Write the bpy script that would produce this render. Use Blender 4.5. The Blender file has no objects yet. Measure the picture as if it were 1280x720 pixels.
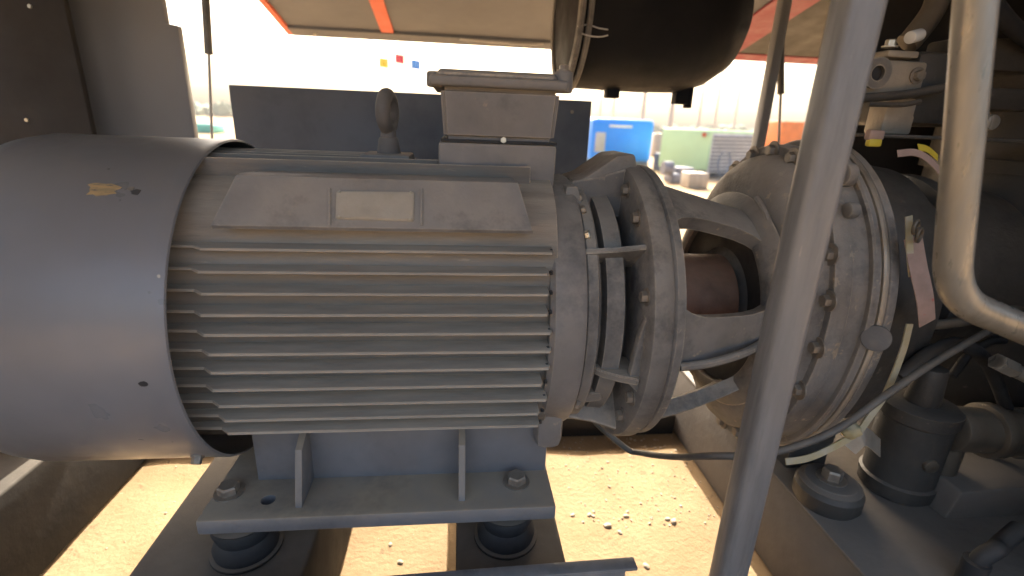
import bpy, bmesh, math, random
from mathutils import Vector, Matrix, noise
random.seed(7)
S = bpy.context.scene
COL = S.collection
R_ = math.radians
# ------------------------------------------------------------------ camera
F = 623.34                                   # focal length in pixels of a 1280 wide picture
CO = Vector((0.0, -1.0457, 0.3721))
CR = Vector((0.99432, -0.09935, 0.03807)); CU = Vector((-0.00459, 0.31742, 0.94827)); CF = Vector((0.1063, 0.94307, -0.31516))
cd = bpy.data.cameras.new('camera'); cam = bpy.data.objects.new('camera', cd); COL.objects.link(cam)
cam.matrix_world = Matrix((( CR.x, CU.x, -CF.x, CO.x), (CR.y, CU.y, -CF.y, CO.y), (CR.z, CU.z, -CF.z, CO.z), (0, 0, 0, 1)))
cd.sensor_width = 36; cd.lens = 36*F/1280; cd.clip_start = .02; cd.clip_end = 5000
cd.dof.use_dof = True; cd.dof.focus_distance = .95; cd.dof.aperture_fstop = 2.4
S.camera = cam
# ------------------------------------------------------------------ sky, sun, exposure
SUN_EL, SUN_AZ = R_(37), R_(4)               # from the far side of the machine
w = bpy.data.worlds.new('World'); S.world = w; w.use_nodes = True
nt = w.node_tree; bg = nt.nodes['Background']; sk = nt.nodes.new('ShaderNodeTexSky')
sk.sky_type = 'NISHITA'; sk.sun_disc = False; sk.sun_elevation = SUN_EL; sk.sun_rotation = SUN_AZ
sk.air_density = 1.0; sk.dust_density = 8.5; sk.ozone_density = .3
nt.links.new(sk.outputs[0], bg.inputs[0]); bg.inputs[1].default_value = .15
sl = bpy.data.lights.new('sun', 'SUN'); sun = bpy.data.objects.new('sun', sl); COL.objects.link(sun)
sl.energy = 3.4; sl.angle = R_(.5); sl.color = (1, .95, .87)
sdir = Vector((math.sin(SUN_AZ)*math.cos(SUN_EL), math.cos(SUN_AZ)*math.cos(SUN_EL), math.sin(SUN_EL)))
sun.rotation_euler = sdir.to_track_quat('Z', 'Y').to_euler(); sun.location = (0, 6, 8)
S.view_settings.view_transform = 'Standard'; S.view_settings.look = 'None'; S.view_settings.gamma = 1
S.view_settings.exposure = 2.05
S.view_settings.use_curve_mapping = False

# ------------------------------------------------------------------ pixel -> place (1280x720 picture)
def ray(px, py): return CF + CR*((px-640)/F) - CU*((py-360)/F)
def at(px, py, Y=None, Z=None, X=None):
    d = ray(px, py)
    if Y is not None: t = (Y-CO.y)/d.y
    elif Z is not None: t = (Z-CO.z)/d.z
    else: t = (X-CO.x)/d.x
    return CO + d*t

# ------------------------------------------------------------------ materials
def mat(name, base, base2=None, dust=0.0, dustcol=(.36, .30, .22), rough=.6, metal=0.0, scale=9, bump=.15, bscale=60,
        chips=0.0, chipcol=(.45, .36, .26), spec=.4, streak=(1, 1, 1), flat_dust=.0, edge=0.0, erad=.004, stain=0.0):
    m = bpy.data.materials.new(name); m.use_nodes = True
    n = m.node_tree.nodes; L = m.node_tree.links; b = n['Principled BSDF']
    tc = n.new('ShaderNodeTexCoord'); mp = n.new('ShaderNodeMapping'); mp.inputs['Scale'].default_value = streak
    L.new(tc.outputs['Object'], mp.inputs[0]); V = mp.outputs[0]
    def nz(s, det=4, ro=.6):
        k = n.new('ShaderNodeTexNoise'); k.inputs['Scale'].default_value = s; k.inputs['Detail'].default_value = det
        k.inputs['Roughness'].default_value = ro; L.new(V, k.inputs['Vector']); return k.outputs[0]
    def ramp(src, a, c, lo=0, hi=1):
        k = n.new('ShaderNodeMapRange'); k.inputs[1].default_value = a; k.inputs[2].default_value = c
        k.inputs[3].default_value = lo; k.inputs[4].default_value = hi; L.new(src, k.inputs[0]); return k.outputs[0]
    def mix(f, a, c):
        k = n.new('ShaderNodeMix'); k.data_type = 'RGBA'
        L.new(f, k.inputs[0])
        for i, v in ((6, a), (7, c)):
            if isinstance(v, tuple): k.inputs[i].default_value = (*v, 1)
            else: L.new(v, k.inputs[i])
        return k.outputs[2]
    def mul(a, c):
        k = n.new('ShaderNodeMath'); k.operation = 'MULTIPLY'; k.use_clamp = True
        for i, v in ((0, a), (1, c)):
            if isinstance(v, (int, float)): k.inputs[i].default_value = v
            else: L.new(v, k.inputs[i])
        return k.outputs[0]
    base2 = base2 or tuple(c*.78 for c in base)
    col = mix(ramp(nz(scale), .35, .68), base, base2)
    rg = ramp(nz(scale*2.3), .3, .7, max(.05, rough-.12), min(1, rough+.12))
    if chips:
        cf = ramp(nz(scale*3.1, 6, .7), .68-.12*chips, .73-.12*chips)
        col = mix(cf, col, chipcol)
    if dust or flat_dust:
        g = n.new('ShaderNodeNewGeometry'); sp = n.new('ShaderNodeSeparateXYZ'); L.new(g.outputs['Normal'], sp.inputs[0])
        up = ramp(sp.outputs[2], -.05, .9, flat_dust, max(dust, flat_dust))
        df = mul(up, ramp(nz(scale*.8, 5, .65), .25, .62, .45, 1.0))
        col = mix(df, col, dustcol)
    if edge:
        g2 = n.new('ShaderNodeNewGeometry'); bv = n.new('ShaderNodeBevel'); bv.samples = 4; bv.inputs[0].default_value = erad
        dt = n.new('ShaderNodeVectorMath'); dt.operation = 'DOT_PRODUCT'; L.new(bv.outputs[0], dt.inputs[0]); L.new(g2.outputs['Normal'], dt.inputs[1])
        ef = mul(ramp(dt.outputs['Value'], .985, .80), ramp(nz(scale*4, 5, .7), .38, .62, .1, edge))
        col = mix(ef, col, tuple(min(1, c*1.25) for c in dustcol))
    if stain:
        col = mix(mul(ramp(nz(scale*.45, 6, .75), .52, .68), stain), col, tuple(c*.35 for c in base))
    L.new(col, b.inputs['Base Color']); L.new(rg, b.inputs['Roughness'])
    b.inputs['Metallic'].default_value = metal; b.inputs['Specular IOR Level'].default_value = spec
    if bump:
        bn = n.new('ShaderNodeBump'); bn.inputs['Strength'].default_value = bump; bn.inputs['Distance'].default_value = .004
        L.new(nz(bscale, 5), bn.inputs['Height']); L.new(bn.outputs[0], b.inputs['Normal'])
    return m
M = {}
M['cowl'] = mat('grey_cowl_paint', (.21, .215, .232), (.165, .168, .18), dust=.85, dustcol=(.22, .195, .165), rough=.36, scale=3, bump=.03, bscale=25, spec=.5, flat_dust=.06, edge=.3)
M['motor'] = mat('grey_motor_paint', (.165, .167, .175), (.105, .106, .112), dust=.9, dustcol=(.38, .325, .255), rough=.6, scale=9, bump=.25, bscale=70, chips=.35, chipcol=(.27, .23, .18), flat_dust=.3, edge=.9, stain=.6)
M['fin'] = mat('dusty_fin_paint', (.095, .092, .09), (.06, .059, .058), dust=1.0, dustcol=(.52, .43, .32), rough=.75, scale=6, bump=.25, bscale=80, streak=(.5, 3, 5), flat_dust=.28, edge=.9, erad=.003, chips=.3, chipcol=(.28, .235, .175), stain=.3)
M['foot'] = mat('blue_grey_foot_paint', (.18, .187, .20), (.135, .14, .15), dust=1.0, dustcol=(.36, .29, .20), rough=.5, scale=7, bump=.08, bscale=50, chips=.2, chipcol=(.24, .21, .17), flat_dust=.04, edge=.6, stain=.4)
M['cast'] = mat('grey_cast_iron', (.14, .142, .145), (.08, .081, .083), dust=.9, dustcol=(.42, .36, .28), rough=.7, scale=10, bump=.5, bscale=80, chips=.5, chipcol=(.30, .25, .19), flat_dust=.26, edge=.95, erad=.005, stain=.7)
M['air'] = mat('dusty_casing_iron', (.16, .157, .153), (.085, .082, .08), dust=.95, dustcol=(.44, .38, .305), rough=.72, scale=9, bump=.9, bscale=45, chips=.6, chipcol=(.34, .27, .19), flat_dust=.22, edge=1.0, erad=.006, stain=.75)
M['eye'] = mat('dark_lifting_eye_paint', (.12, .122, .126), (.09, .09, .093), dust=.4, rough=.65, scale=14, bump=.3, flat_dust=.08)
M['plate'] = mat('name_plate_metal', (.55, .48, .37), (.47, .40, .30), dust=.4, dustcol=(.4, .34, .26), rough=.5, metal=.3, scale=30, bump=.1, bscale=200)
M['bolt'] = mat('bolt_steel', (.32, .28, .23), (.2, .17, .14), dust=.6, rough=.5, metal=.5, scale=40, bump=.2, bscale=200)
M['brightbolt'] = mat('zinc_bolt', (.7, .66, .55), (.5, .46, .36), rough=.35, metal=.7, scale=40, bump=.1)
M['rust'] = mat('rusty_coupling', (.30, .14, .08), (.19, .09, .05), dust=.3, rough=.7, scale=25, bump=.3, chips=.2, chipcol=(.3, .17, .1))
M['rubber'] = mat('black_rubber', (.022, .022, .024), (.03, .03, .03), dust=.3, dustcol=(.2, .17, .13), rough=.7, scale=12, bump=.1)
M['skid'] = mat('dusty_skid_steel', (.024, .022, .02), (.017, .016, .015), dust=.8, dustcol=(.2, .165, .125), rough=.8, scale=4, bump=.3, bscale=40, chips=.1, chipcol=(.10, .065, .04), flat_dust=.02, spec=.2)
M['base'] = mat('brown_dust_base', (.11, .097, .085), (.075, .068, .06), dust=.8, dustcol=(.22, .185, .145), rough=.8, scale=4, bump=.4, bscale=40, flat_dust=.2, edge=.8, erad=.008, stain=.5)
M['post'] = mat('galvanised_post', (.23, .235, .24), (.17, .174, .18), rough=.45, metal=.2, scale=11, bump=.1, streak=(3, 3, .35), dust=.2, flat_dust=.08, chips=.15, chipcol=(.34, .32, .28), edge=.4, stain=.5)
M['pipe'] = mat('zinc_pipe', (.31, .29, .25), (.23, .215, .18), rough=.34, metal=.35, scale=9, bump=.05, streak=(4, 4, .5), flat_dust=.1, dust=.3, dustcol=(.4, .35, .27), stain=.5, chips=.1)
M['slate'] = mat('slate_panel_paint', (.13, .15, .185), (.11, .127, .157), rough=.5, scale=2.5, bump=.08, dust=.3, flat_dust=.08, edge=.5, stain=.5)
M['cab'] = mat('grey_cabinet_paint', (.27, .28, .30), (.23, .24, .26), rough=.45, scale=3, bump=.04, flat_dust=.05)
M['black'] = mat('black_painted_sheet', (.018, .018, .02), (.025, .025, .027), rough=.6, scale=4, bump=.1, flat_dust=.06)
M['can'] = mat('black_canister_plastic', (.006, .0075, .011), (.009, .010, .013), rough=.65, scale=5, bump=.1, flat_dust=.02, spec=.15)
M['door'] = mat('grey_door_lining', (.125, .13, .145), (.11, .115, .128), rough=.7, scale=2, bump=.1, flat_dust=.04, stain=.12)
M['orange'] = mat('orange_red_paint', (.62, .12, .05), (.5, .09, .04), rough=.5, scale=6, bump=.04)
M['red'] = mat('dark_red_paint', (.25, .03, .05), (.2, .03, .04), rough=.5, scale=6, bump=.04)
M['alu'] = mat('cast_aluminium', (.46, .40, .32), (.33, .29, .23), rough=.55, metal=.35, scale=14, bump=.3, bscale=120, flat_dust=.25, dust=.5)
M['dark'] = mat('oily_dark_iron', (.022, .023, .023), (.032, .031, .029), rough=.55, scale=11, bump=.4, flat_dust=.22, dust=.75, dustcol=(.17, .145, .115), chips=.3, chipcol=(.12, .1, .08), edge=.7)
M['brown'] = mat('brown_fitting', (.12, .10, .075), (.08, .066, .05), rough=.5, metal=.3, scale=12, bump=.2, dust=.5, chips=.1)
M['hose'] = mat('grey_cable_rubber', (.07, .072, .072), (.05, .05, .05), rough=.6, scale=20, bump=.1, dust=.5, flat_dust=.1)
M['tag'] = mat('pink_paper_tag', (.42, .29, .24), (.30, .22, .18), rough=.8, scale=22, bump=.05, chips=.5, chipcol=(.45, .16, .13))
M['strap'] = mat('dirty_white_strap', (.42, .38, .29), (.36, .30, .15), rough=.8, scale=16, bump=.1, chips=.2, chipcol=(.5, .42, .1))
M['yellow'] = mat('yellow_plastic', (.7, .55, .06), rough=.5, scale=10, bump=0)
M['blue'] = mat('bright_blue_paint', (.01, .26, .88), (.012, .23, .80), rough=.45, scale=2, bump=.02)
M['green'] = mat('pale_green_paint', (.5, .72, .42), (.46, .66, .38), rough=.6, scale=2, bump=.02)
M['louvre'] = mat('grey_louvre_paint', (.22, .25, .29), rough=.6, scale=4, bump=.02)
M['chassis'] = mat('grey_chassis', (.22, .22, .24), (.12, .12, .13), rough=.7, scale=4, bump=.1)
M['white'] = mat('white_paint', (.75, .75, .73), rough=.6, scale=4, bump=.02)
M['boxor'] = mat('orange_box_paint', (.75, .2, .03), rough=.55, scale=3, bump=.02)
M['flagy'] = mat('yellow_flag_cloth', (.8, .62, .04), rough=.8, scale=4, bump=0)
M['flagr'] = mat('red_flag_cloth', (.7, .04, .06), rough=.8, scale=4, bump=0)
M['flagb'] = mat('blue_flag_cloth', (.06, .28, .75), rough=.8, scale=4, bump=0)
M['pale'] = mat('pale_concrete_pole', (.5, .48, .45), rough=.8, scale=4, bump=.05)
M['tree'] = mat('hazy_foliage', (.16, .18, .10), (.12, .14, .07), rough=.8, scale=2, bump=0)
M['gold'] = mat('worn_gold_sticker', (.75, .52, .24), (.5, .36, .2), rough=.4, metal=.4, scale=50, bump=.1, chips=.9, chipcol=(.2, .17, .15), streak=(.4, 1, 4))

# ------------------------------------------------------------------ mesh helpers
class MB:
    def __init__(s): s.b = bmesh.new()
    def box(s, x0, x1, y0, y1, z0, z1, bev=0, seg=2, mtx=None):
        t = bmesh.new(); r = bmesh.ops.create_cube(t, size=1)
        for v in t.verts: v.co = Vector(((x0+x1)/2+v.co.x*(x1-x0), (y0+y1)/2+v.co.y*(y1-y0), (z0+z1)/2+v.co.z*(z1-z0)))
        if bev: bmesh.ops.bevel(t, geom=t.edges[:], offset=bev, segments=seg, affect='EDGES', profile=.5)
        return s.merge(t, mtx)
    def merge(s, t, mtx=None):
        if mtx: bmesh.ops.transform(t, matrix=mtx, verts=t.verts)
        me = bpy.data.meshes.new('tmp'); t.to_mesh(me); t.free(); s.b.from_mesh(me); bpy.data.meshes.remove(me); return s
    def lathe(s, prof, n=72, c=(0, 0), a0=0, a1=2*math.pi, closed=True, mtx=None, fy=1, fz=None, caps=True):
        """turned about the X axis; prof = [(x, r)]"""
        t = bmesh.new(); rings = []
        full = abs(a1-a0-2*math.pi) < 1e-6
        k = n if full else n+1
        for x, r in prof:
            if r < 1e-6: rings.append([t.verts.new((x, c[0], c[1]))]); continue
            ring = []
            for i in range(k):
                a = a0+(a1-a0)*i/n
                y, z = (fz(a, r) if fz else (r*math.cos(a), r*math.sin(a)))
                ring.append(t.verts.new((x, c[0]+y, c[1]+z)))
            rings.append(ring)
        for A, B in zip(rings, rings[1:]):
            m = n if full else n
            for i in range(m):
                j = (i+1) % k
                if len(A) == 1 and len(B) == 1: continue
                if len(A) == 1: t.faces.new((A[0], B[j], B[i]))
                elif len(B) == 1: t.faces.new((A[i], A[j], B[0]))
                else: t.faces.new((A[i], A[j], B[j], B[i]))
        bmesh.ops.recalc_face_normals(t, faces=t.faces)
        return s.merge(t, mtx)
    def prism(s, pts, lo, hi, axis='X', bev=0, mtx=None):
        """outline in the other two axes, extruded along axis"""
        t = bmesh.new()
        def P(u, v, h):
            return {'X': (h, u, v), 'Y': (u, h, v), 'Z': (u, v, h)}[axis]
        A = [t.verts.new(P(u, v, lo)) for u, v in pts]; B = [t.verts.new(P(u, v, hi)) for u, v in pts]
        t.faces.new(A); t.faces.new(B[::-1])
        for i in range(len(pts)):
            j = (i+1) % len(pts); t.faces.new((A[i], B[i], B[j], A[j]))
        bmesh.ops.recalc_face_normals(t, faces=t.faces)
        if bev: bmesh.ops.bevel(t, geom=t.edges[:], offset=bev, segments=2, affect='EDGES', profile=.5)
        return s.merge(t, mtx)
    def tube(s, path, r, n=12, smooth=6, flat=None):
        """round tube (or flat ribbon: flat = (width, thickness)) along a smoothed path"""
        P = [Vector(p) for p in path]
        if smooth and len(P) > 2:
            Q = []; E = [P[0]*2-P[1]]+P+[P[-1]*2-P[-2]]
            for i in range(1, len(E)-2):
                for k in range(smooth):
                    u = k/smooth; a, b_, c, d = E[i-1], E[i], E[i+1], E[i+2]
                    Q.append(.5*((2*b_)+(c-a)*u+(2*a-5*b_+4*c-d)*u*u+(-a+3*b_-3*c+d)*u**3))
            Q.append(P[-1]); P = Q
        t = bmesh.new(); rings = []; up = Vector((0, 0, 1))
        T0 = (P[1]-P[0]).normalized()
        nrm = T0.orthogonal().normalized() if flat is None else (Vector(flat[2])-T0*Vector(flat[2]).dot(T0)).normalized()
        for i, p in enumerate(P):
            T = ((P[min(i+1, len(P)-1)]-P[max(i-1, 0)])).normalized()
            nrm = (nrm-T*nrm.dot(T)).normalized(); bn = T.cross(nrm)
            if flat: off = [nrm*(a*flat[0]/2)+bn*(c*flat[1]/2) for a, c in ((1, 1), (-1, 1), (-1, -1), (1, -1))]
            else: off = [nrm*(r*math.cos(2*math.pi*k/n))+bn*(r*math.sin(2*math.pi*k/n)) for k in range(n)]
            rings.append([t.verts.new(p+o) for o in off])
        for A, B in zip(rings, rings[1:]):
            for i in range(len(A)):
                j = (i+1) % len(A); t.faces.new((A[i], A[j], B[j], B[i]))
        t.faces.new(rings[0][::-1]); t.faces.new(rings[-1])
        bmesh.ops.recalc_face_normals(t, faces=t.faces)
        return s.merge(t)
    def cyl(s, p0, p1, r0, r1=None, n=32, bev=0):
        p0, p1 = Vector(p0), Vector(p1); h = (p1-p0).length; r1 = r0 if r1 is None else r1
        q = Vector((1, 0, 0)).rotation_difference((p1-p0).normalized()).to_matrix().to_4x4(); q.translation = p0
        if bev: pr = [(0, 0), (0, r0-bev), (bev*.3, r0-bev*.3), (bev, r0), (h-bev, r1), (h-bev*.3, r1-bev*.3), (h, r1-bev), (h, 0)]
        else: pr = [(0, 0), (0, r0), (h, r1), (h, 0)]
        return s.lathe(pr, n=n, mtx=q)
    def mesh(s, name, ang=35):
        me = bpy.data.meshes.new(name); s.b.to_mesh(me); s.b.free()
        for p in me.polygons: p.use_smooth = True
        me.set_sharp_from_angle(angle=R_(ang)); return me
def thing(name, label, cat, loc=(0, 0, 0), group=None):
    o = bpy.data.objects.new(name, None); COL.objects.link(o); o.location = loc; o.empty_display_size = .05
    o['label'] = label; o['category'] = cat
    if group: o['group'] = group
    return o
def wloc(o):
    v = Vector((0, 0, 0))
    while o: v += o.location; o = o.parent
    return v
def obj(name, mb, m, parent=None, loc=(0, 0, 0), rot=None, label=None, ang=35):
    me = mb.mesh(name, ang) if isinstance(mb, MB) else mb
    o = bpy.data.objects.new(name, me); COL.objects.link(o)
    if not me.materials: me.materials.append(M[m])
    if parent: o.parent = parent; o.location = Vector(loc)-wloc(parent)
    else: o.location = loc
    if rot: o.rotation_euler = rot
    if label: o['label'] = label
    return o
def single(name, mb, m, label, cat, group=None, ang=35):
    """a thing of one mesh: origin moved to the middle of its base"""
    me = mb.mesh(name, ang) if isinstance(mb, MB) else mb
    c = Vector((sum(v.co.x for v in me.vertices)/len(me.vertices), sum(v.co.y for v in me.vertices)/len(me.vertices), min(v.co.z for v in me.vertices)))
    me.transform(Matrix.Translation(-c)); o = obj(name, me, m, loc=c)
    o['label'] = label; o['category'] = cat
    if group: o['group'] = group
    return o
def structure(name, mb, m):
    o = obj(name, mb, m); o['kind'] = 'structure'; return o
def hexbolt(r=.012, h=.010, washer=1.45):
    b = MB(); q = Matrix.Rotation(-math.pi/2, 4, 'Y')        # X -> Z
    if washer: b.lathe([(0, 0), (0, r*washer), (.003, r*washer), (.003, 0)], n=24, mtx=q)
    z0 = .003 if washer else 0
    b.lathe([(z0, 0), (z0, r), (z0+h*.8, r), (z0+h, r*.86), (z0+h, 0)], n=6, mtx=q)
    return b.mesh('bolt', 25)
def rot_to(d): return Vector(d).to_track_quat('Z', 'Y').to_euler()
BOLT = {}
def bolt(parent, loc, d, r=.012, h=.010, m='bolt', name='bolt', washer=1.45):
    k = (r, h, m, washer)
    if k not in BOLT: BOLT[k] = hexbolt(r, h, washer)
    return obj(name, BOLT[k], m, parent, loc, rot_to(d))

# ================================================================== ground
GZ = -.72
b = MB(); t = bmesh.new()
N = 60
def gh(x, y):
    f = max(0, 1-max(abs(x), abs(y-.6))/3.2)
    return GZ + f*(.012*noise.noise((x*3, y*3, 0))+.006*noise.noise((x*11, y*11, 3)))-.003*f
vs = []
xs = [-160, -100, -40, -12, -4]+[-2.4+i*4.8/110 for i in range(111)]+[4, 12, 40, 100, 190]
ys = [-25, -12, -4]+[-1.2+i*4.2/100 for i in range(101)]+[5, 9, 16, 30, 60, 110, 170]
G = [[t.verts.new((x, y, gh(x, y))) for x in xs] for y in ys]
for j in range(len(ys)-1):
    for i in range(len(xs)-1): t.faces.new((G[j][i], G[j][i+1], G[j+1][i+1], G[j+1][i]))
b.merge(t)
M['sand'] = mat('sandy_dirt', (.365, .25, .138), (.295, .198, .105), rough=.95, scale=5, bump=.9, bscale=70, chips=.5, chipcol=(.23, .16, .09), spec=.1)
structure('ground', b, 'sand')
M['stone'] = mat('pale_stone', (.5, .41, .29), (.42, .33, .22), rough=.9, scale=18, bump=.3)
def pebbles(name, n, rmin, rmax, xr, yr):
    t = bmesh.new()
    for _ in range(n):
        x, y = random.uniform(*xr), random.uniform(*yr); r = rmin+(rmax-rmin)*random.random()**3
        q = Matrix.Translation((x, y, gh(x, y)+r*.2)) @ Matrix.Rotation(random.random()*6, 4, 'Z') @ Matrix.Diagonal((r*random.uniform(.8, 1.5), r, r*random.uniform(.4, .8), 1))
        v = bmesh.ops.create_icosphere(t, subdivisions=1, radius=1, matrix=q)['verts']
        for k in v: k.co += Vector((random.uniform(-1, 1), random.uniform(-1, 1), random.uniform(-1, 1)))*r*.18
    return MB().merge(t)
o = obj('gravel', pebbles('gravel', 1600, .0012, .0055, (.35, 1.25), (.05, 1.1)), 'stone'); o['kind'] = 'stuff'; o['label'] = 'small loose stones scattered on the sandy ground'; o['category'] = 'gravel'
o = obj('gravel', pebbles('gravel', 700, .0012, .004, (-1.4, .4), (.05, 1.1)), 'stone'); o['kind'] = 'stuff'; o['label'] = 'fine stones on the sandy ground below the motor'; o['category'] = 'gravel'
STN = [((760, 655), .017), ((737, 642), .012), ((775, 663), .012), ((835, 648), .013), ((842, 652), .016), ((808, 705), .014), ((783, 643), .013), ((716, 642), .012), ((488, 678), .010), ((500, 700), .012)]
for i, ((px, py), r) in enumerate(STN):
    r *= .55; p = at(px, py, Z=GZ); t = bmesh.new(); v = bmesh.ops.create_icosphere(t, subdivisions=2, radius=1)['verts']
    for k in v: k.co = Vector((k.co.x*r*1.4, k.co.y*r, k.co.z*r*.7))*(1+.25*noise.noise(k.co*1.7+Vector((i*3, 0, 0))))
    o = obj('stone', MB().merge(t), 'stone', loc=(p.x, p.y, gh(p.x, p.y)+r*.1)); o.rotation_euler.z = i
    o['label'] = 'pale pebble lying on the sunlit sandy ground'; o['category'] = 'stone'; o['group'] = 'larger pebbles on the ground'

# ================================================================== machine skid
ZB, ZL = -.45, -.715                                          # top and underside of the cross beams
sk_ = thing('skid_frame', 'dusty dark steel skid frame of heavy cross beams under the motor', 'skid frame', (0, 0, ZL))
def chan(x0, x1, name='cross_beam', m='skid', lab=None):
    b = MB(); b.box(x0, x1, -.62, .84, ZL, ZB, .008, 3); return obj(name, b, m, sk_, label=lab)
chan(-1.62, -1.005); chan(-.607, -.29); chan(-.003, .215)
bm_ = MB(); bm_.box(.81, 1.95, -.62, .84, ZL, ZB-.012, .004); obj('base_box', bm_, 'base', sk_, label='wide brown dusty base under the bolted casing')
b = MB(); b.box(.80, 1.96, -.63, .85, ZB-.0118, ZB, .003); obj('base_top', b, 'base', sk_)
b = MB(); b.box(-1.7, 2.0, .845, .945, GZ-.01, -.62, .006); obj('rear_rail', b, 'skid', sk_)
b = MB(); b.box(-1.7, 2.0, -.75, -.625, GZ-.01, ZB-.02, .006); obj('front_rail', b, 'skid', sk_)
for x0, x1 in ((-1.004, -.608), (-.289, -.004), (.216, .809)):
    b = MB(); b.box(x0, x1, .50, .545, GZ-.005, GZ+.075, .004); obj('cross_tie', b, 'skid', sk_)
# cut length of angle bar in front of the foot
p0, p1 = at(478, 719, Y=-.372), at(792, 695, Y=-.372)
b = MB(); L_ = (p1-p0).length; q = Matrix.Translation(p1) @ Matrix.Rotation(-math.atan2(p1.z-p0.z, p1.x-p0.x), 4, 'Y')
b.box(-L_-.35, 0, -.026, 0, -.007, 0, .003, mtx=q); b.box(-L_-.35, -.022, -.026, -.019, -.085, -.005, .003, mtx=q)
single('angle_bar', b, 'post', 'grey steel angle bar with a cut end in front of the motor foot', 'steel bar')
# foreground post
a0, a1 = at(1035, 0, Y=-.45), at(1091, 0, Y=-.45); c0, c1 = at(899, 716, Y=-.45), at(936, 716, Y=-.45)
px_ = ((a0.x+a1.x)/2+(c0.x+c1.x)/2)/2; pw = (a1.x-a0.x)/2*.9
pt = thing('canopy_post', 'upright bare grey steel post crossing in front of the bolted casing', 'post', (px_, -.45, ZB-.02))
b = MB(); b.box(px_-pw, px_+pw, -.45-.022, -.45+.022, ZB-.02, .915, .012, 3)
obj('post_tube', b, 'post', pt)
b = MB(); b.box(px_-.06, px_+.06, -.62, -.40, ZB-.0195, ZB-.005, .002); obj('foot_plate', b, 'post', pt)

# ================================================================== electric motor
mo = thing('electric_motor', 'large dusty grey finned electric motor with round fan cowl', 'motor', (-.12, 0, -.362))
# fan cowl
b = MB()
b.lathe([(-.433, .3165), (-.4345, .320), (-.44, .3215), (-.455, .3205), (-.74, .3205), (-.775, .314), (-.80, .298), (-.815, .275), (-.82, .245), (-.82, .06), (-.818, .06), (-.818, .244), (-.79, .29), (-.74, .3165), (-.433, .3165)], n=128)
cw = obj('fan_cowl', b, 'cowl', mo, ang=50)
def on_cowl(ang, x, r=.3205): return Vector((x, -r*math.cos(R_(ang)), r*math.sin(R_(ang))))
def patch(ang, x, wx, wa, r0, r1, n=14, jag=0):
    t = bmesh.new(); A = []; 
    for i in range(n):
        th = 2*math.pi*i/n; k = 1+jag*random.uniform(-1, .4)
        A.append((x+wx*math.cos(th)*k, ang+wa*math.sin(th)*k))
    lo = [t.verts.new(on_cowl(a, x_, r0)) for x_, a in A]; hi = [t.verts.new(on_cowl(a, x_, r1)) for x_, a in A]
    t.faces.new(hi)
    for i in range(n): j = (i+1) % n; t.faces.new((lo[i], lo[j], hi[j], hi[i]))
    bmesh.ops.recalc_face_normals(t, faces=t.faces); return MB().merge(t)
obj('worn_sticker', patch(51, -.552, .026, 2.6, .3195, .3212, 22, .35), 'gold', cw, label='torn remains of a gold sticker')
obj('chip', patch(50.3, -.502, .009, 1.3, .3195, .3210, 11, .4), 'rubber', cw)
obj('chip', patch(51.3, -.512, .006, .8, .3195, .3211, 9, .3), 'bolt', cw)
obj('chip', patch(-5, -.477, .009, 1.0, .3195, .3212, 9, .3), 'rubber', cw)
obj('chip', patch(25, -.442, .003, .5, .3195, .3215, 7, .3), 'plate', cw)
for a in (-46, 46+90, -136):
    p = on_cowl(a, -.475); bolt(cw, p, (0, p.y, p.z), .009, .012, name='cowl_bolt', washer=1.3)
# stator body and fins
def sq(a, r):
    c_, s_ = math.cos(a), math.sin(a); k = (abs(c_/.237)**3+abs(s_/(.278 if s_ > 0 else .258))**3)**(-1/3); return c_*k*r, s_*k*r
b = MB(); b.lathe([(-.56, 0), (-.56, 1), (.170, 1), (.170, 0)], n=120, fz=sq); obj('stator_frame', b, 'fin', mo, ang=60)
def tip(z): return .28*(max(0, 1-abs(z/.30)**2.5))**.4
zf = [-.166+.0333*i for i in range(12)]
for side in (-1, 1):
    for z in zf:
        if side == -1 and z > .19: continue
        yt = tip(z); yr = .234*(max(0, 1-abs(z/.278)**3))**(1/3)-.01
        b = MB(); x0, x1 = -.545, .160-.012*random.random()
        t = bmesh.new(); R4 = []; xr = -.402+.006*random.random()
        for x, dy in ((x0, .022), (xr-.018, .017), (xr, 0), (x1-.004, 0), (x1, .006)):
            q_ = yt-dy
            R4.append([t.verts.new((x, side*a_, c_)) for a_, c_ in ((yr-.012, -.006), (q_-.002, -.003), (q_, -.0016), (q_-.0025, .0018), (q_-.006, .0024), (yr-.012, .0045))])
        for A, B in zip(R4, R4[1:]):
            for k in range(6): t.faces.new((A[k], A[(k+1) % 6], B[(k+1) % 6], B[k]))
        t.faces.new(R4[0]); t.faces.new(R4[-1][::-1]); bmesh.ops.recalc_face_normals(t, faces=t.faces); b.merge(t)
        obj('fin', b, 'fin', mo, loc=(0, 0, z+random.uniform(-.0006, .0006)))
for y in [-.192+.0385*i for i in range(11)]:
    zt_ = .302*(1-abs(y/.29)**3)**(1/3); zr = .270*(1-abs(y/.247)**3)**(1/3)-.01
    if y < -.15: continue
    b = MB(); x1 = -.10 if y > -.06 else .13
    b.prism([(-.006, zr), (.006, zr), (.003, zt_), (-.003, zt_)], -.545, x1, 'X'); obj('top_fin', b, 'fin', mo, loc=(0, y, 0))
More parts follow.
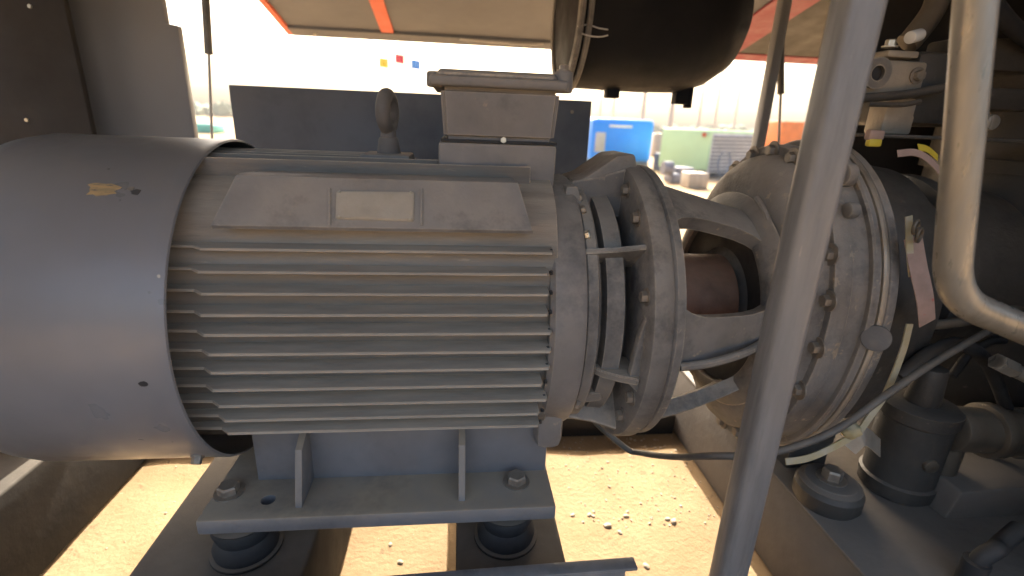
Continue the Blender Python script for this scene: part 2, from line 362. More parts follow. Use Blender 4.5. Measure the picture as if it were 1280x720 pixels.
# sloping pad with the name plate
pad = MB(); t = bmesh.new()
sec = [(-.250, .200, -.378, .121), (-.254, .206, -.376, .119), (-.205, .276, -.350, .098), (-.195, .279, -.346, .094), (-.10, .275, -.346, .094), (-.13, .18, -.36, .10)]
A = [t.verts.new((x0, y, z)) for y, z, x0, x1 in sec]; B = [t.verts.new((x1, y, z)) for y, z, x0, x1 in sec]
t.faces.new(A); t.faces.new(B[::-1])
for i in range(6): j = (i+1) % 6; t.faces.new((A[i], B[i], B[j], A[j]))
bmesh.ops.recalc_face_normals(t, faces=t.faces); pad.merge(t); pd = obj('name_plate_pad', pad, 'motor', mo, ang=25)
nv = Vector((0, -.819, .573)); pu = Vector((0, .573, .819))
def onpad(px, py):
    d = ray(px, py); o_ = Vector((0, -.254, .206)); s = (o_-CO).dot(nv)/d.dot(nv); return CO+d*s
t = bmesh.new(); q = [onpad(*k) for k in ((421, 240), (518, 241), (517, 277), (420, 274))]
lo = [t.verts.new(k-nv*.002) for k in q]; hi = [t.verts.new(k+nv*.0045) for k in q]; t.faces.new(hi); t.faces.new(lo[::-1])
for i in range(4): j = (i+1) % 4; t.faces.new((lo[i], lo[j], hi[j], hi[i]))
bmesh.ops.recalc_face_normals(t, faces=t.faces); bmesh.ops.bevel(t, geom=t.edges[:], offset=.0015, segments=2, affect='EDGES')
npl = obj('name_plate', MB().merge(t), 'plate', pd, ang=25)
for i, k in enumerate(q):
    c = sum(q, Vector())/4; p = k+(c-k)*.09; bolt(npl, p+nv*.0045, nv, .0022, .0015, 'brightbolt', 'rivet', 0)
# thin bars added where dark smudges flank the plate
for kx in (412, 527):
    a_, c_ = onpad(kx, 236), onpad(kx, 282); obj('smudge_bar', MB().tube([a_+nv*.001, (a_+c_)/2+nv*.001, c_+nv*.001], .0025, 8, 3), 'motor', pd)
# lifting eye
le = at(486, 183, Y=0); zc = .382
b = MB(); b.cyl((le.x, 0, .285), (le.x, 0, .335), .026, .019, 24, .004); b.cyl((le.x, 0, .33), (le.x, 0, .362), .016, .013)
pts = [(le.x+.026*math.cos(a)*math.cos(R_(78)), .026*math.cos(a)*math.sin(R_(78)), zc+.030*math.sin(a)) for a in [2*math.pi*i/24 for i in range(25)]]
b.tube(pts, .014, 12, 0); obj('lifting_eye', b, 'eye', mo)
b = MB(); b.box(le.x-.05, le.x+.045, -.05, .05, .27, .305, .006); obj('eye_boss', b, 'motor', mo)
# terminal box
ped = MB(); ped.box(-.038, .180, -.10, .12, .25, .335, .008); tb_ = obj('terminal_box_pedestal', ped, 'motor', mo)
b = MB(); t = bmesh.new(); 
lo = [(-.028, -.098), (.174, -.098), (.174, .118), (-.028, .118)]; hi = [(-.034, -.104), (.180, -.104), (.180, .124), (-.034, .124)]
A = [t.verts.new((x, y, .339)) for x, y in lo]; B = [t.verts.new((x, y, .428)) for x, y in hi]; t.faces.new(A[::-1]); t.faces.new(B)
for i in range(4): j = (i+1) % 4; t.faces.new((A[i], A[j], B[j], B[i]))
bmesh.ops.bevel(t, geom=t.edges[:], offset=.008, segments=3, affect='EDGES'); b.merge(t)
tbx = obj('terminal_box', b, 'motor', mo)
b = MB(); b.box(-.033, .179, -.101, .121, .3345, .3395); obj('gasket', b, 'rubber', tbx)
b = MB(); b.box(-.052, .190, -.120, .140, .4275, .445, .006, 3); b.box(-.040, .172, -.110, .130, .440, .456, .010, 3); b.cyl((.186, -.085, .426), (.186, -.085, .462), .018, None, 20, .004); b.cyl((-.044, -.085, .426), (-.044, -.085, .452), .014, None, 20, .004)
lid = obj('terminal_box_lid', b, 'motor', tbx)
bolt(lid, (.186, -.085, .462), (0, 0, 1), .009, .008)
bolt(tbx, (.08, -.099, .3405), (0, -1, .05), .006, .004, 'brightbolt', 'screw', 0)
# drive end shield
b = MB(); b.lathe([(.158, .20), (.158, .262), (.166, .270), (.212, .273), (.221, .268), (.223, .255), (.226, .200)], n=96); es = obj('end_shield', b, 'motor', mo)
b = MB(); b.lathe([(.222, .20), (.222, .252), (.227, .258), (.244, .258), (.249, .252), (.249, .20)], n=96)
obj('shield_ring', b, 'cast', mo)
b = MB(); b.lathe([(.245, 0), (.248, .215), (.262, .215), (.264, .243), (.295, .246), (.30, .238), (.302, .16), (.36, .15), (.36, 0)], n=96); obj('bearing_hub', b, 'cast', mo)
for i, z in enumerate(zf[:11]):
    yt = tip(z)-.004
    if yt*yt+z*z > .07: pass
    p = Vector((.157, -yt+.012, z)); bolt(es, p, (-1, -.3, 0), .0045, .004, 'rubber', 'fin_stud', 0)
for a in (58, 66, 45, -32):
    p = Vector((.226, -.262*math.cos(R_(a)), .262*math.sin(R_(a)))); bolt(es, p, (.9, -.5*math.cos(R_(a)), .5*math.sin(R_(a))), .008, .008, 'brightbolt' if a in (45,) else 'bolt', washer=0)
# big flange
def fl_out(a, r):
    k = 1+.0*math.sin(a); return r*math.cos(a)*k, r*math.sin(a)*k
b = MB(); b.lathe([(.326, .15), (.326, .292), (.330, .300), (.336, .303), (.358, .303), (.364, .299), (.366, .290), (.366, .15)], n=128); fg = obj('drive_flange', b, 'cast', mo)
def sector(x0, x1, r0, r1, a, wid, r1b=None):
    """radial web plate; a = degrees up from the camera side"""
    r1b = r1b or r1; t = bmesh.new(); a = R_(a); e = Vector((0, -math.cos(a), math.sin(a))); n_ = Vector((0, math.sin(a), math.cos(a)))
    pts = [(x0, r0), (x1, r0), (x1, r1b), ((x0+x1)/2, (r1+r1b)/2-.004), (x0, r1)]
    A = [t.verts.new(Vector((x, 0, 0))+e*r-n_*wid/2) for x, r in pts]; B = [t.verts.new(Vector((x, 0, 0))+e*r+n_*wid/2) for x, r in pts]
    t.faces.new(A); t.faces.new(B[::-1])
    for i in range(5): j = (i+1) % 5; t.faces.new((A[i], B[i], B[j], A[j]))
    bmesh.ops.recalc_face_normals(t, faces=t.faces); bmesh.ops.bevel(t, geom=t.edges[:], offset=.002, segments=2, affect='EDGES'); return MB().merge(t)
for a, wd, r1, r1b in ((38, .010, .262, .285), (-52, .02, .262, .290), (-96, .02, .262, .290), (82, .05, .272, .300), (128, .02, .262, .290), (176, .02, .262, .290), (-140, .02, .262, .29)):
    obj('web', sector(.222, .328, .20, r1, a, wd, r1b), 'cast', mo)
def wplate(pts, z, th):
    t = bmesh.new(); P = [at(px, py, Z=z) for px, py in pts]; A = [t.verts.new(p) for p in P]; B = [t.verts.new(p-Vector((0, 0, th))) for p in P]
    t.faces.new(A); t.faces.new(B[::-1])
    for i in range(len(A)): j = (i+1) % len(A); t.faces.new((A[i], B[i], B[j], A[j]))
    bmesh.ops.recalc_face_normals(t, faces=t.faces); bmesh.ops.bevel(t, geom=t.edges[:], offset=.0025, segments=2, affect='EDGES'); return MB().merge(t)
obj('web', wplate([(735, 456), (762, 450), (772, 443), (794, 449), (806, 440), (806, 466), (798, 474), (775, 470), (752, 464)], -.055, .014), 'fin', mo)
obj('web', wplate([(722, 494), (752, 490), (760, 480), (740, 478), (724, 484)], -.12, .02), 'fin', mo)
b = MB(); pw_ = at(806, 430, Y=-.262); b.prism([(.306, -.07), (.327, -.09), (.327, .06), (.318, .03)], -.268, -.25, 'Y', .003); obj('web', b, 'cast', mo)
for a in (20, -24, -40, 52, 70):
    p = Vector((.327, -.272*math.cos(R_(a)), .272*math.sin(R_(a)))); bolt(fg, p, (-1, 0, 0), .011, .010, name='flange_bolt')
# hood-like lug on top of the flange
b = MB(); t = bmesh.new()
pr = [(.20, .235), (.212, .262), (.25, .275), (.31, .318), (.345, .322), (.352, .30), (.352, .235)]
b.prism([(x, z) for x, z in pr], -.06, .075, 'Y', .006); obj('top_lug', b, 'cast', mo)
b = MB(); b.prism([(.196, .21), (.20, .262), (.222, .262), (.236, .222)], -.115, -.07, 'Y', .004); obj('top_lug', b, 'cast', mo)
# foot
def cut_plate():
    b = MB(); b.box(-.47, .190, -.278, .278, -.362, -.330, .005, 2); me = b.mesh('foot_plate')
    o = bpy.data.objects.new('tmp', me); COL.objects.link(o)
    c = MB().cyl((-.36, -.229, -.40), (-.36, -.229, -.30), .0135, None, 24); co = bpy.data.objects.new('tmpc', c.mesh('c')); COL.objects.link(co)
    md = o.modifiers.new('b', 'BOOLEAN'); md.object = co; md.operation = 'DIFFERENCE'; md.solver = 'EXACT'
    bpy.context.view_layer.update(); dg = bpy.context.evaluated_depsgraph_get(); me2 = bpy.data.meshes.new_from_object(o.evaluated_get(dg))
    bpy.data.objects.remove(o); bpy.data.objects.remove(co); me2.name = 'foot_plate'; me2.set_sharp_from_angle(angle=R_(35)); return me2
fp = obj('foot_plate', cut_plate(), 'foot', mo)
for side in (-1, 1):
    b = MB(); Y_ = side*.172
    b.box(-.400, .186, min(Y_, Y_-side*.02), max(Y_, Y_-side*.02), -.332, -.165, .004)
    fw_ = obj('foot_web', b, 'foot', mo)
    for x in (-.297, .008):
        b = MB(); b.prism([(side*.165, -.3305), (side*.254, -.3305), (side*.252, -.318), (side*.222, -.225), (side*.165, -.20)], x-.0065, x+.0065, 'X', .0015)
        obj('foot_rib', b, 'foot', mo)
b = MB(); b.box(.155, .212, -.205, .205, -.258, -.15, .02); obj('shield_foot', b, 'motor', mo)
for x in (-.441, .120):
    for y in (-.205, .205): bolt(mo, (x, y, -.330), (0, 0, 1), .020, .016, name='foot_bolt', washer=1.35)
b = MB(); b.box(-.51, -.40, -.12, .12, -.26, -.19, .01); obj('cowl_bracket', b, 'motor', mo)
# rubber mounts under the foot
for x, lab in ((-.415, 'black rubber mount under the motor foot beneath the plate hole'), (.10, 'black rubber mount under the motor foot by the flange end')):
    for y in (-.222, .222):
        l2 = lab if y < 0 else lab.replace('under the motor foot', 'under the far side of the motor foot')
        r = thing('rubber_mount', l2, 'mount', (x, y, ZB), 'rubber mounts under the motor')
        b = MB(); b.cyl((x, y, ZB+.001), (x, y, ZB+.008), .066, None, 36, .002); obj('mount_base', b, 'skid', r)
        b = MB(); q = Matrix.Translation((x, y, ZB+.008)) @ Matrix.Rotation(-math.pi/2, 4, 'Y')
        b.lathe([(0, 0), (0, .058), (.012, .060), (.034, .050), (.056, .057), (.066, .055), (.066, 0)], n=40, mtx=q); obj('rubber_block', b, 'rubber', r)
        b = MB(); b.cyl((x, y, ZB+.074), (x, y, ZB+.0875), .056, .05, 36, .003); obj('mount_cap', b, 'skid', r)

# ================================================================== bell housing between motor and casing
bh = thing('bell_housing', 'dusty grey cast bell housing with open windows between motor flange and casing', 'housing', (.48, 0, -.27))
b = MB(); b.lathe([(.3665, .18), (.3665, .292), (.372, .297), (.386, .297), (.392, .285), (.394, .18), (.3665, .18)], n=112); obj('motor_side_ring', b, 'cast', bh)
b = MB(); b.lathe([(.588, .19), (.585, .20), (.59, .222), (.612, .245), (.612, .19), (.588, .19)], n=96); obj('casing_side_ring', b, 'cast', bh)
def arm(ac, hw, name='arm'):
    t = bmesh.new(); secs = []
    N_ = 9
    for k in range(9):
        u = k/8; x = .384+u*.212; ro = .278-.058*u**1.3; th = .032; w_ = hw*(1+.55*(2*u-1)**4); L_ = []
        for i in range(N_):
            a = R_(ac-w_+2*w_*i/(N_-1)); L_.append(Vector((x, -ro*math.cos(a), ro*math.sin(a))))
        for i in reversed(range(N_)):
            a = R_(ac-w_+2*w_*i/(N_-1)); L_.append(Vector((x, -(ro-th)*math.cos(a), (ro-th)*math.sin(a))))
        secs.append([t.verts.new(p) for p in L_])
    for A, B in zip(secs, secs[1:]):
        for i in range(len(A)): j = (i+1) % len(A); t.faces.new((A[i], A[j], B[j], B[i]))
    t.faces.new(secs[0]); t.faces.new(secs[-1][::-1]); bmesh.ops.recalc_face_normals(t, faces=t.faces); return MB().merge(t)
for ac in (63, 3, -54, -116, -176, 122): obj('arm', arm(ac, 9), 'cast', bh)
b = MB(); b.tube([(.392, -.283, -.03), (.45, -.283, -.022), (.52, -.265, -.012), (.575, -.236, -.004)], .008, 10); obj('arm_rib', b, 'cast', bh)
b = MB(); b.lathe([(.604, .12), (.598, .186), (.61, .19)], n=64); obj('shade_ring', b, 'rubber', bh)  # black ring added to keep the window interior dark, in place of shade
# coupling inside
cp = thing('shaft_coupling', 'rust brown shaft coupling seen through the window of the bell housing', 'coupling', (.48, 0, -.10))
b = MB(); b.lathe([(.47, 0), (.47, .098), (.474, .103), (.595, .103), (.60, .095), (.60, 0)], n=64); obj('coupling_hub', b, 'rust', cp)
b = MB(); b.lathe([(.395, 0), (.395, .098), (.40, .104), (.44, .104), (.444, .098), (.444, 0)], n=64); obj('coupling_flange', b, 'rust', cp)
b = MB(); b.lathe([(.35, 0), (.35, .045), (.62, .045), (.62, 0)], n=32); obj('shaft', b, 'bolt', cp)
for i in range(8):
    a = 2*math.pi*i/8+.3; b = MB(); y, z = .078*math.cos(a), .078*math.sin(a); b.cyl((.44, y, z), (.472, y, z), .013, None, 16, .002); obj('drive_pin', b, 'brightbolt', cp)

# ================================================================== bolted compressor casing
ac_ = thing('compressor_casing', 'big dusty grey compressor casing ringed with bolts behind the upright post', 'casing', (.75, 0, ZB))
def egg(a, s):
    y = .275*math.cos(a); z = (.325 if math.sin(a) > 0 else .395)*math.sin(a)
    return y*s, z*s+.035
def eggl(prof, n=112): return MB().lathe(prof, n=n, fz=egg)
obj('end_dome', eggl([(.612, 0), (.612, .50), (.616, .70), (.620, .78), (.632, .845), (.650, .885), (.668, .90), (.676, .905), (.676, 0)]), 'air', ac_, ang=50)
f1 = obj('cover_flange', eggl([(.674, .5), (.674, .955), (.678, .965), (.704, .968), (.708, .96), (.708, .5)]), 'air', ac_)
obj('middle_body', eggl([(.706, .5), (.706, .952), (.712, .945), (.735, .955), (.742, .965), (.742, .5)]), 'air', ac_)
f2 = obj('rear_flange', eggl([(.739, .5), (.739, .995), (.743, 1.005), (.752, 1.005), (.756, .985), (.768, .985), (.772, 1.005), (.786, 1.005), (.790, .995), (.790, .5)]), 'air', ac_)
obj('joint_bead', eggl([(.757, .97), (.757, 1.006), (.761, 1.014), (.766, 1.012), (.769, 1.0), (.769, .97)]), 'alu', ac_)
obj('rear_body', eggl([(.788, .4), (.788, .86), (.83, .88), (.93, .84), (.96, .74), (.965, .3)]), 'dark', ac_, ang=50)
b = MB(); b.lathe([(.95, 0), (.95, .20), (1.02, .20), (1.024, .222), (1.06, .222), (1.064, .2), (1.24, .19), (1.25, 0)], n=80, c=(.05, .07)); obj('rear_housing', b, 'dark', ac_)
for i in range(22):
    a = 2*math.pi*i/22+.12; y, z = egg(a, .925); bolt(f1, (.6735, y, z), (-1, 0, 0), .012, .011, 'bolt', 'casing_bolt', 1.7)
# cast ribs and boss lumps on the dome
for a0_, a1_, s_ in ((110, 150, .66), (100, 128, .52)):
    pts = [(.612 if s_ > .6 else .603, *egg(R_(a0_+(a1_-a0_)*k/8), s_+.02)) for k in range(9)]; obj('cast_rib', MB().tube(pts, .006, 8, 2), 'air', ac_)
pl = at(1095, 423, Y=-.285)
b = MB(); d = (CO-pl).normalized(); d = Vector((-.62, -.75, .2)).normalized(); b.cyl(pl-d*.07, pl+d*.004, .024, None, 28, .003); obj('drain_plug', b, 'eye', ac_)
for px, py, r in ((1062, 215, .022), (1040, 205, .026), (1068, 260, .015)):
    p = at(px, py, X=.70); b = MB(); b.cyl((.695, p.y+.012, p.z-.006), (.716, p.y+.012, p.z-.006), r, None, 18, .006); obj('boss', b, 'air', ac_)
# feet of the casing down to the base
for x0, x1, y in ((.72, .79, -.01), (.72, .79, .14)):
    b = MB(); b.box(x0, x1, y-.06, y+.06, ZB+.14, -.26, .01); obj('casing_foot', b, 'air', ac_)
b = MB(); b.box(.72, .95, -.06, .2, ZB+.075, ZB+.142, .008); obj('support_bracket', b, 'dark', ac_)
b = MB(); b.box(.84, .95, -.05, .18, ZB+.0005, ZB+.077, .006); obj('support_block', b, 'dark', ac_)
# rubber mount of the casing
p = at(1035, 612, Z=ZB+.03); mx, my = p.x, p.y
r = thing('casing_mount', 'round dusty rubber mount standing on the brown base below the casing', 'mount', (mx, my, ZB))
b = MB(); q = Matrix.Translation((mx, my, ZB+.0005)) @ Matrix.Rotation(-math.pi/2, 4, 'Y')
b.lathe([(0, 0), (0, .066), (.010, .072), (.040, .072), (.050, .064), (.050, 0)], n=48, mtx=q); obj('rubber_block', b, 'dark', r)
b = MB(); b.cyl((mx, my, ZB+.050), (mx, my, ZB+.062), .066, .056, 40, .003); obj('mount_cap', b, 'base', r)
bolt(r, (mx, my, ZB+.062), (0, 0, 1), .022, .024, 'bolt')
# upright dark filter canister
p = at(1140, 628, Z=ZB); fx, fy = p.x, p.y+.055
r = thing('oil_filter', 'dark upright oil filter canister standing on the brown base', 'canister', (fx, fy, ZB))
b = MB(); q = Matrix.Translation((fx, fy, ZB+.0005)) @ Matrix.Rotation(-math.pi/2, 4, 'Y')
b.lathe([(0, 0), (0, .070), (.008, .078), (.04, .080), (.044, .074), (.20, .074), (.206, .08), (.235, .08), (.24, .07), (.24, 0)], n=56, mtx=q); obj('canister_body', b, 'dark', r)
d = Vector((-.15, -1, 0)).normalized(); c = Vector((fx, fy, ZB+.12))
b = MB(); b.cyl(c+d*.060, c+d*.082, .016, None, 20, .002); obj('side_plug', b, 'brown', r)
b = MB(); b.cyl((fx, fy, ZB+.24), (fx, fy, ZB+.33), .035, .03, 28, .004); obj('outlet_neck', b, 'dark', r)

# ------------------------------------------------------------------ things on top of / beside the casing
def pbox(x0, y0, x1, y1, Y, dep, bev=.004, mb=None):
    a, c = at(x0, y0, Y=Y), at(x1, y1, Y=Y); mb = mb or MB()
    return mb.box(min(a.x, c.x), max(a.x, c.x), Y, Y+dep, min(a.z, c.z), max(a.z, c.z), bev)
iv = thing('intake_valve', 'tan cast intake valve block on a shelf above the casing', 'valve', at(1115, 165, Y=-.02))
obj('valve_body', pbox(1078, 72, 1150, 122, -.03, .07, .008), 'alu', iv)
p = at(1092, 92, Y=-.03); b = MB(); b.lathe([(0, .014), (0, .030), (.012, .028), (.012, .016), (0, .014)], n=32, mtx=Matrix.Translation((p.x, -.042, p.z)) @ Matrix.Rotation(math.pi/2, 4, 'Z')); obj('port_ring', b, 'cast', iv)
b = MB(); b.cyl((p.x, -.0325, p.z), (p.x, -.03, p.z), .016, None, 24); obj('port_shade_disc', b, 'black', iv)  # flat black disc stands in for the dark inside of the port
obj('valve_cap', pbox(1112, 62, 1148, 73, -.025, .05, .003), 'alu', iv)
p = at(1120, 66, Y=-.03); bolt(iv, (p.x, -.01, p.z+.012), (0, 0, 1), .010, .012, 'brightbolt')
p = at(1152, 95, Y=-.03); bolt(iv, (p.x-.012, -.031, p.z), (0, -1, 0), .011, .01, 'bolt')
obj('valve_neck', pbox(1112, 121, 1138, 169, -.02, .05, .006), 'alu', iv)
b = MB(); b.tube([at(1058, 124, Y=-.06), at(1100, 121, Y=-.06), at(1140, 117, Y=-.06), at(1190, 108, Y=-.06)], .009, 12); b.tube([at(1085, 130, Y=-.065), at(1125, 131, Y=-.065), at(1150, 127, Y=-.065)], .005, 10)
lv = obj('lever', b, 'dark', iv)
obj('side_housing', pbox(1153, 62, 1215, 160, -.02, .22, .02), 'dark', iv)
b = MB(); b.tube([at(1133, 55, Y=0), at(1143, 45, Y=.0), at(1170, 5, Y=.02), at(1185, -60, Y=.05)], .022, 16); obj('riser_hose', b, 'brown', iv)
p = at(1137, 47, Y=-.03); b = MB(); b.cyl(p, p+Vector((.03, .01, .008)), .012, None, 18, .002); obj('white_nipple', b, 'white', iv)
sh = MB(); pbox(1100, 167, 1400, 184, -.13, .14, .003, sh); single('valve_shelf', sh, 'dark', 'flat dark steel shelf carrying the intake valve above the casing', 'shelf')
b = MB(); pbox(1089, 162, 1105, 176, -.146, .015, .004, b); single('red_clip', b, 'tag', 'small red plastic clip on the edge of the valve shelf', 'clip')
b = MB(); pbox(1088, 173, 1102, 184, -.147, .012, .004, b); single('yellow_clip', b, 'yellow', 'small yellow tab below the red clip on the valve shelf', 'clip')
b = MB(); b.box(1.80, 1.83, -.62, .46, ZB+.001, .918, .003); single('end_light_baffle', b, 'black', 'black sheet added beyond the receiver tank to block light from the right', 'panel')  # added at the right end to block light from that side
# lamp-like fitting with a glint, on the shelf beyond the pipe
p = at(1243, 153, Y=-.16); b = MB(); b.cyl(p, p+Vector((0, .05, 0)), .014, None, 20, .003); single('brass_fitting', b, 'pipe', 'small brass fitting on the dark shelf beyond the bent pipe', 'fitting')
# dark cabinet walls behind
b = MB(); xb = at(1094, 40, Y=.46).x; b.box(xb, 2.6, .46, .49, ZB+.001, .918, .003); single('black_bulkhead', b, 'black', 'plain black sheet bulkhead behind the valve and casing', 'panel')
b = MB(); pbox(1196, 312, 1420, 326, -.05, .3, .004, b); single('ledge_plate', b, 'dark', 'narrow dark ledge beside the bend of the steel pipe', 'ledge')
# receiver tank, dark, at the right end
tk = thing('receiver_tank', 'large dark receiver tank in the gloom behind the bent pipe', 'tank', (1.55, .10, ZB))
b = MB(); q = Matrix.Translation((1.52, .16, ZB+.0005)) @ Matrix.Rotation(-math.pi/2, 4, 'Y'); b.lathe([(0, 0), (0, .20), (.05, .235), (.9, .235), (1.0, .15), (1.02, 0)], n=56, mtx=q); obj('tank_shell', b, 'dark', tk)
b = MB(); b.lathe([(0, .234), (0, .25), (.03, .25), (.03, .234)], n=56, mtx=Matrix.Translation((1.52, .16, .30)) @ Matrix.Rotation(-math.pi/2, 4, 'Y')); obj('tank_band', b, 'dark', tk)
# bent zinc pipe in the foreground
pa, pb, pc = at(1225, -60, Y=-.48), at(1187, 372, Y=-.50), at(1420, 470, Y=-.50)
u0, u1 = (pa-pb).normalized(), (pc-pb).normalized(); q0, q1 = pb+u0*.052, pb+u1*.052
P = [pa+u0*.3, pa, pb+u0*.2, pb+u0*.1]+[q0*(1-t_)**2+pb*2*t_*(1-t_)+q1*t_*t_ for t_ in [k/8 for k in range(9)]]+[pb+u1*.09, pb+u1*.15, pc]
b = MB(); b.tube(P, .0198, 24, 8); single('bent_pipe', b, 'pipe', 'thick bent zinc coated steel pipe in front of the dark machinery', 'pipe', ang=60)
# lower pipes
p0, p1 = at(1185, 535, Y=-.16), at(1330, 545, Y=-.16)
b = MB(); b.cyl(p0, p1, .052, None, 40, .006); q = p0+(p1-p0)*.28; b.cyl(q, q+Vector((.03, 0, 0)), .064, None, 40, .004); b.cyl(p1*.55+p0*.45, p1, .06, None, 40, .006); b.cyl((p0.x+.02, -.16, ZB), (p0.x+.02, -.16, p0.z), .03, None, 20)
single('discharge_pipe', b, 'brown', 'short brown flanged discharge pipe beside the oil filter', 'pipe')
p0, p1 = at(1246, 452, Y=-.24), at(1320, 488, Y=-.24); b = MB(); b.cyl(p0, p1, .014, None, 24, .002); b.cyl(p0, p0+(p1-p0)*.25, .018, None, 6, .002); b.tube([p1, p1+Vector((.06, .05, -.08)), (1.30, -.1, ZB+.02)], .012)
single('thin_tube', b, 'pipe', 'thin shiny steel tube with a hex nut under the bent pipe', 'tube')
b = MB(); t0 = at(1190, 590, Y=-.22); b.prism([(t0.x, ZB+.001), (t0.x+.46, ZB+.001), (t0.x+.46, ZB+.10), (t0.x+.02, ZB+.075)], -.24, -.10, 'Y', .006); single('pale_block', b, 'base', 'pale brown dusty block on the base below the discharge pipe', 'block')
p = at(1225, 700, Y=-.40); b = MB(); b.tube([(p.x, -.40, ZB), (p.x, -.40, p.z), (p.x+.025, -.40, p.z+.025), (p.x+.06, -.38, p.z+.01), (p.x+.12, -.36, p.z+.03)], .016, 14); b.cyl((p.x-.005, -.40, ZB), (p.x-.005, -.40, ZB+.06), .022)
single('black_elbow', b, 'rubber', 'black hose elbow on the base at the pale block', 'hose')
# wires and hoses in the gloom
b = MB(); b.tube([(.31, .02, -.27), (.325, -.02, -.305), at(782, 560, Y=-.07), at(800, 566, Y=-.10), at(840, 571, Y=-.20), at(890, 570, Y=-.31), at(960, 567, Y=-.33), at(1040, 540, Y=-.33), at(1110, 492, Y=-.32), at(1160, 458, Y=-.30), at(1215, 425, Y=-.25), at(1260, 400, Y=-.1)], .0068, 12)
single('grey_cable', b, 'hose', 'grey rubber cable sagging from the motor flange past the post', 'cable')
b = MB(); b.tube([at(1125, 470, Y=-.24), at(1165, 440, Y=-.24), at(1200, 430, Y=-.2), at(1235, 455, Y=-.16), at(1262, 520, Y=-.12)], .014, 12); single('black_hose', b, 'rubber', 'black hose looping from the casing to the discharge pipe', 'hose')
b = MB(); b.tube([at(1105, 412, Y=-.2), at(1150, 408, Y=-.22), at(1215, 400, Y=-.2), at(1290, 380, Y=-.1)], .010, 12); single('rusty_bar', b, 'brown', 'thin rusty bar running behind the hanging pink tag', 'bar')
for pts, r_, lab in ((((1230, -10), (1262, 30), (1300, 60)), .016, 'dark hose crossing the top corner beside the bent pipe'), (((1205, 330), (1240, 350), (1262, 385), (1300, 400)), .012, 'black hose drooping below the narrow ledge'),
                     (((1205, 365), (1235, 345), (1275, 352), (1310, 340)), .009, 'thin black hose rising towards the narrow ledge'), (((1190, 470), (1215, 440), (1250, 425), (1300, 440)), .010, 'thin black hose above the discharge pipe')):
    b = MB(); b.tube([at(x, y, Y=-.06+.02*i) for i, (x, y) in enumerate(pts)], r_, 12); single('dark_hose', b, 'rubber', lab, 'hose', 'dark hoses in the machine')
for rc, lab in (((1212, 44, 1300, 92, .0, .1), 'dark iron bracket above the shelf beside the bent pipe'), ((1222, 108, 1290, 140, -.03, .1), 'low dark iron box on the valve shelf'), ((1160, 340, 1205, 398, .02, .1), 'dark iron box behind the hanging paper tag')):
    b = MB(); pbox(*rc, .008, b); single('iron_bracket', b, 'dark', lab, 'bracket')
# tag, strap and tapes
nrm = (1, 0, 0)
b = MB(); b.tube([at(1141, 296, Y=-.27), at(1148, 335, Y=-.28), at(1156, 372, Y=-.285), at(1159, 404, Y=-.28)], 0, flat=(.034, .0015, nrm))
tg = thing('paper_tag', 'crumpled pink and white paper tag hanging beside the bolted casing', 'tag', at(1155, 404, Y=-.28)); obj('tag_sheet', b, 'tag', tg)
b = MB(); b.tube([at(1136, 270, Y=-.27), at(1137, 310, Y=-.275), at(1140, 345, Y=-.278)], 0, flat=(.013, .0015, nrm)); obj('tag_strip', b, 'strap', tg)
for px, py in ((1145, 284), (1149, 294)):
    p = at(px, py, Y=-.285); pts = [p+Vector((.008*math.cos(a), .004*math.cos(a), .011*math.sin(a))) for a in [2*math.pi*i/20 for i in range(21)]]; obj('tag_ring', MB().tube(pts, .003, 8, 0), 'brown', tg)
b = MB(); b.tube([at(1137, 405, Y=-.28), at(1128, 440, Y=-.285), at(1108, 490, Y=-.30), at(1088, 520, Y=-.31), at(1070, 542, Y=-.32), at(1035, 562, Y=-.33), at(1008, 573, Y=-.34), at(982, 577, Y=-.34)], 0, flat=(.012, .003, (.6, 0, .8)))
st = thing('cloth_strap', 'dirty white cloth strap knotted and hanging in front of the casing', 'strap', at(1040, 577, Y=-.33)); obj('strap_band', b, 'strap', st)
p = at(1064, 538, Y=-.325); t = bmesh.new(); v = bmesh.ops.create_icosphere(t, subdivisions=3, radius=1)['verts']
for k in v: k.co = Vector((k.co.x*.018, k.co.y*.014, k.co.z*.014))*(1+.35*noise.noise(k.co*2.1)); 
bmesh.ops.transform(t, matrix=Matrix.Translation(p), verts=t.verts); obj('knot', MB().merge(t), 'strap', st, ang=80)
b = MB(); b.tube([at(1122, 192, Y=-.24), at(1145, 191, Y=-.25), at(1165, 203, Y=-.255), at(1185, 228, Y=-.26)], 0, flat=(.013, .0015, (0, .6, .8))); single('pink_tape', b, 'tag', 'pink and white tape arching over the casing towards the pipe', 'tape')
b = MB(); b.tube([at(1148, 184, Y=-.20), at(1160, 187, Y=-.20), at(1172, 197, Y=-.20)], 0, flat=(.014, .0015, (0, .6, .8))); single('yellow_tape', b, 'yellow', 'short scrap of yellow tape under the valve shelf', 'tape')
b = MB(); b.tube([at(1060, 560, Y=-.22), at(1080, 545, Y=-.22), at(1100, 560, Y=-.2)], 0, flat=(.04, .002, (.5, 0, .8))); single('cardboard_scrap', b, 'alu', 'torn tan scrap caught below the strap knot', 'scrap')

# ================================================================== canopy of the machine
cn = thing('canopy_roof', 'grey sheet roof of the machine canopy above the motor', 'roof', (0, .2, .92))
b = MB(); b.box(-1.75, 2.2, -.56, .95, .92, .945, .003); obj('roof_sheet', b, 'door', cn)
for x in (-1.2, -.4, .45, 1.3):
    b = MB(); b.box(x-.03, x+.03, -.54, .92, .885, .9195, .003); obj('roof_rib', b, 'door', cn)
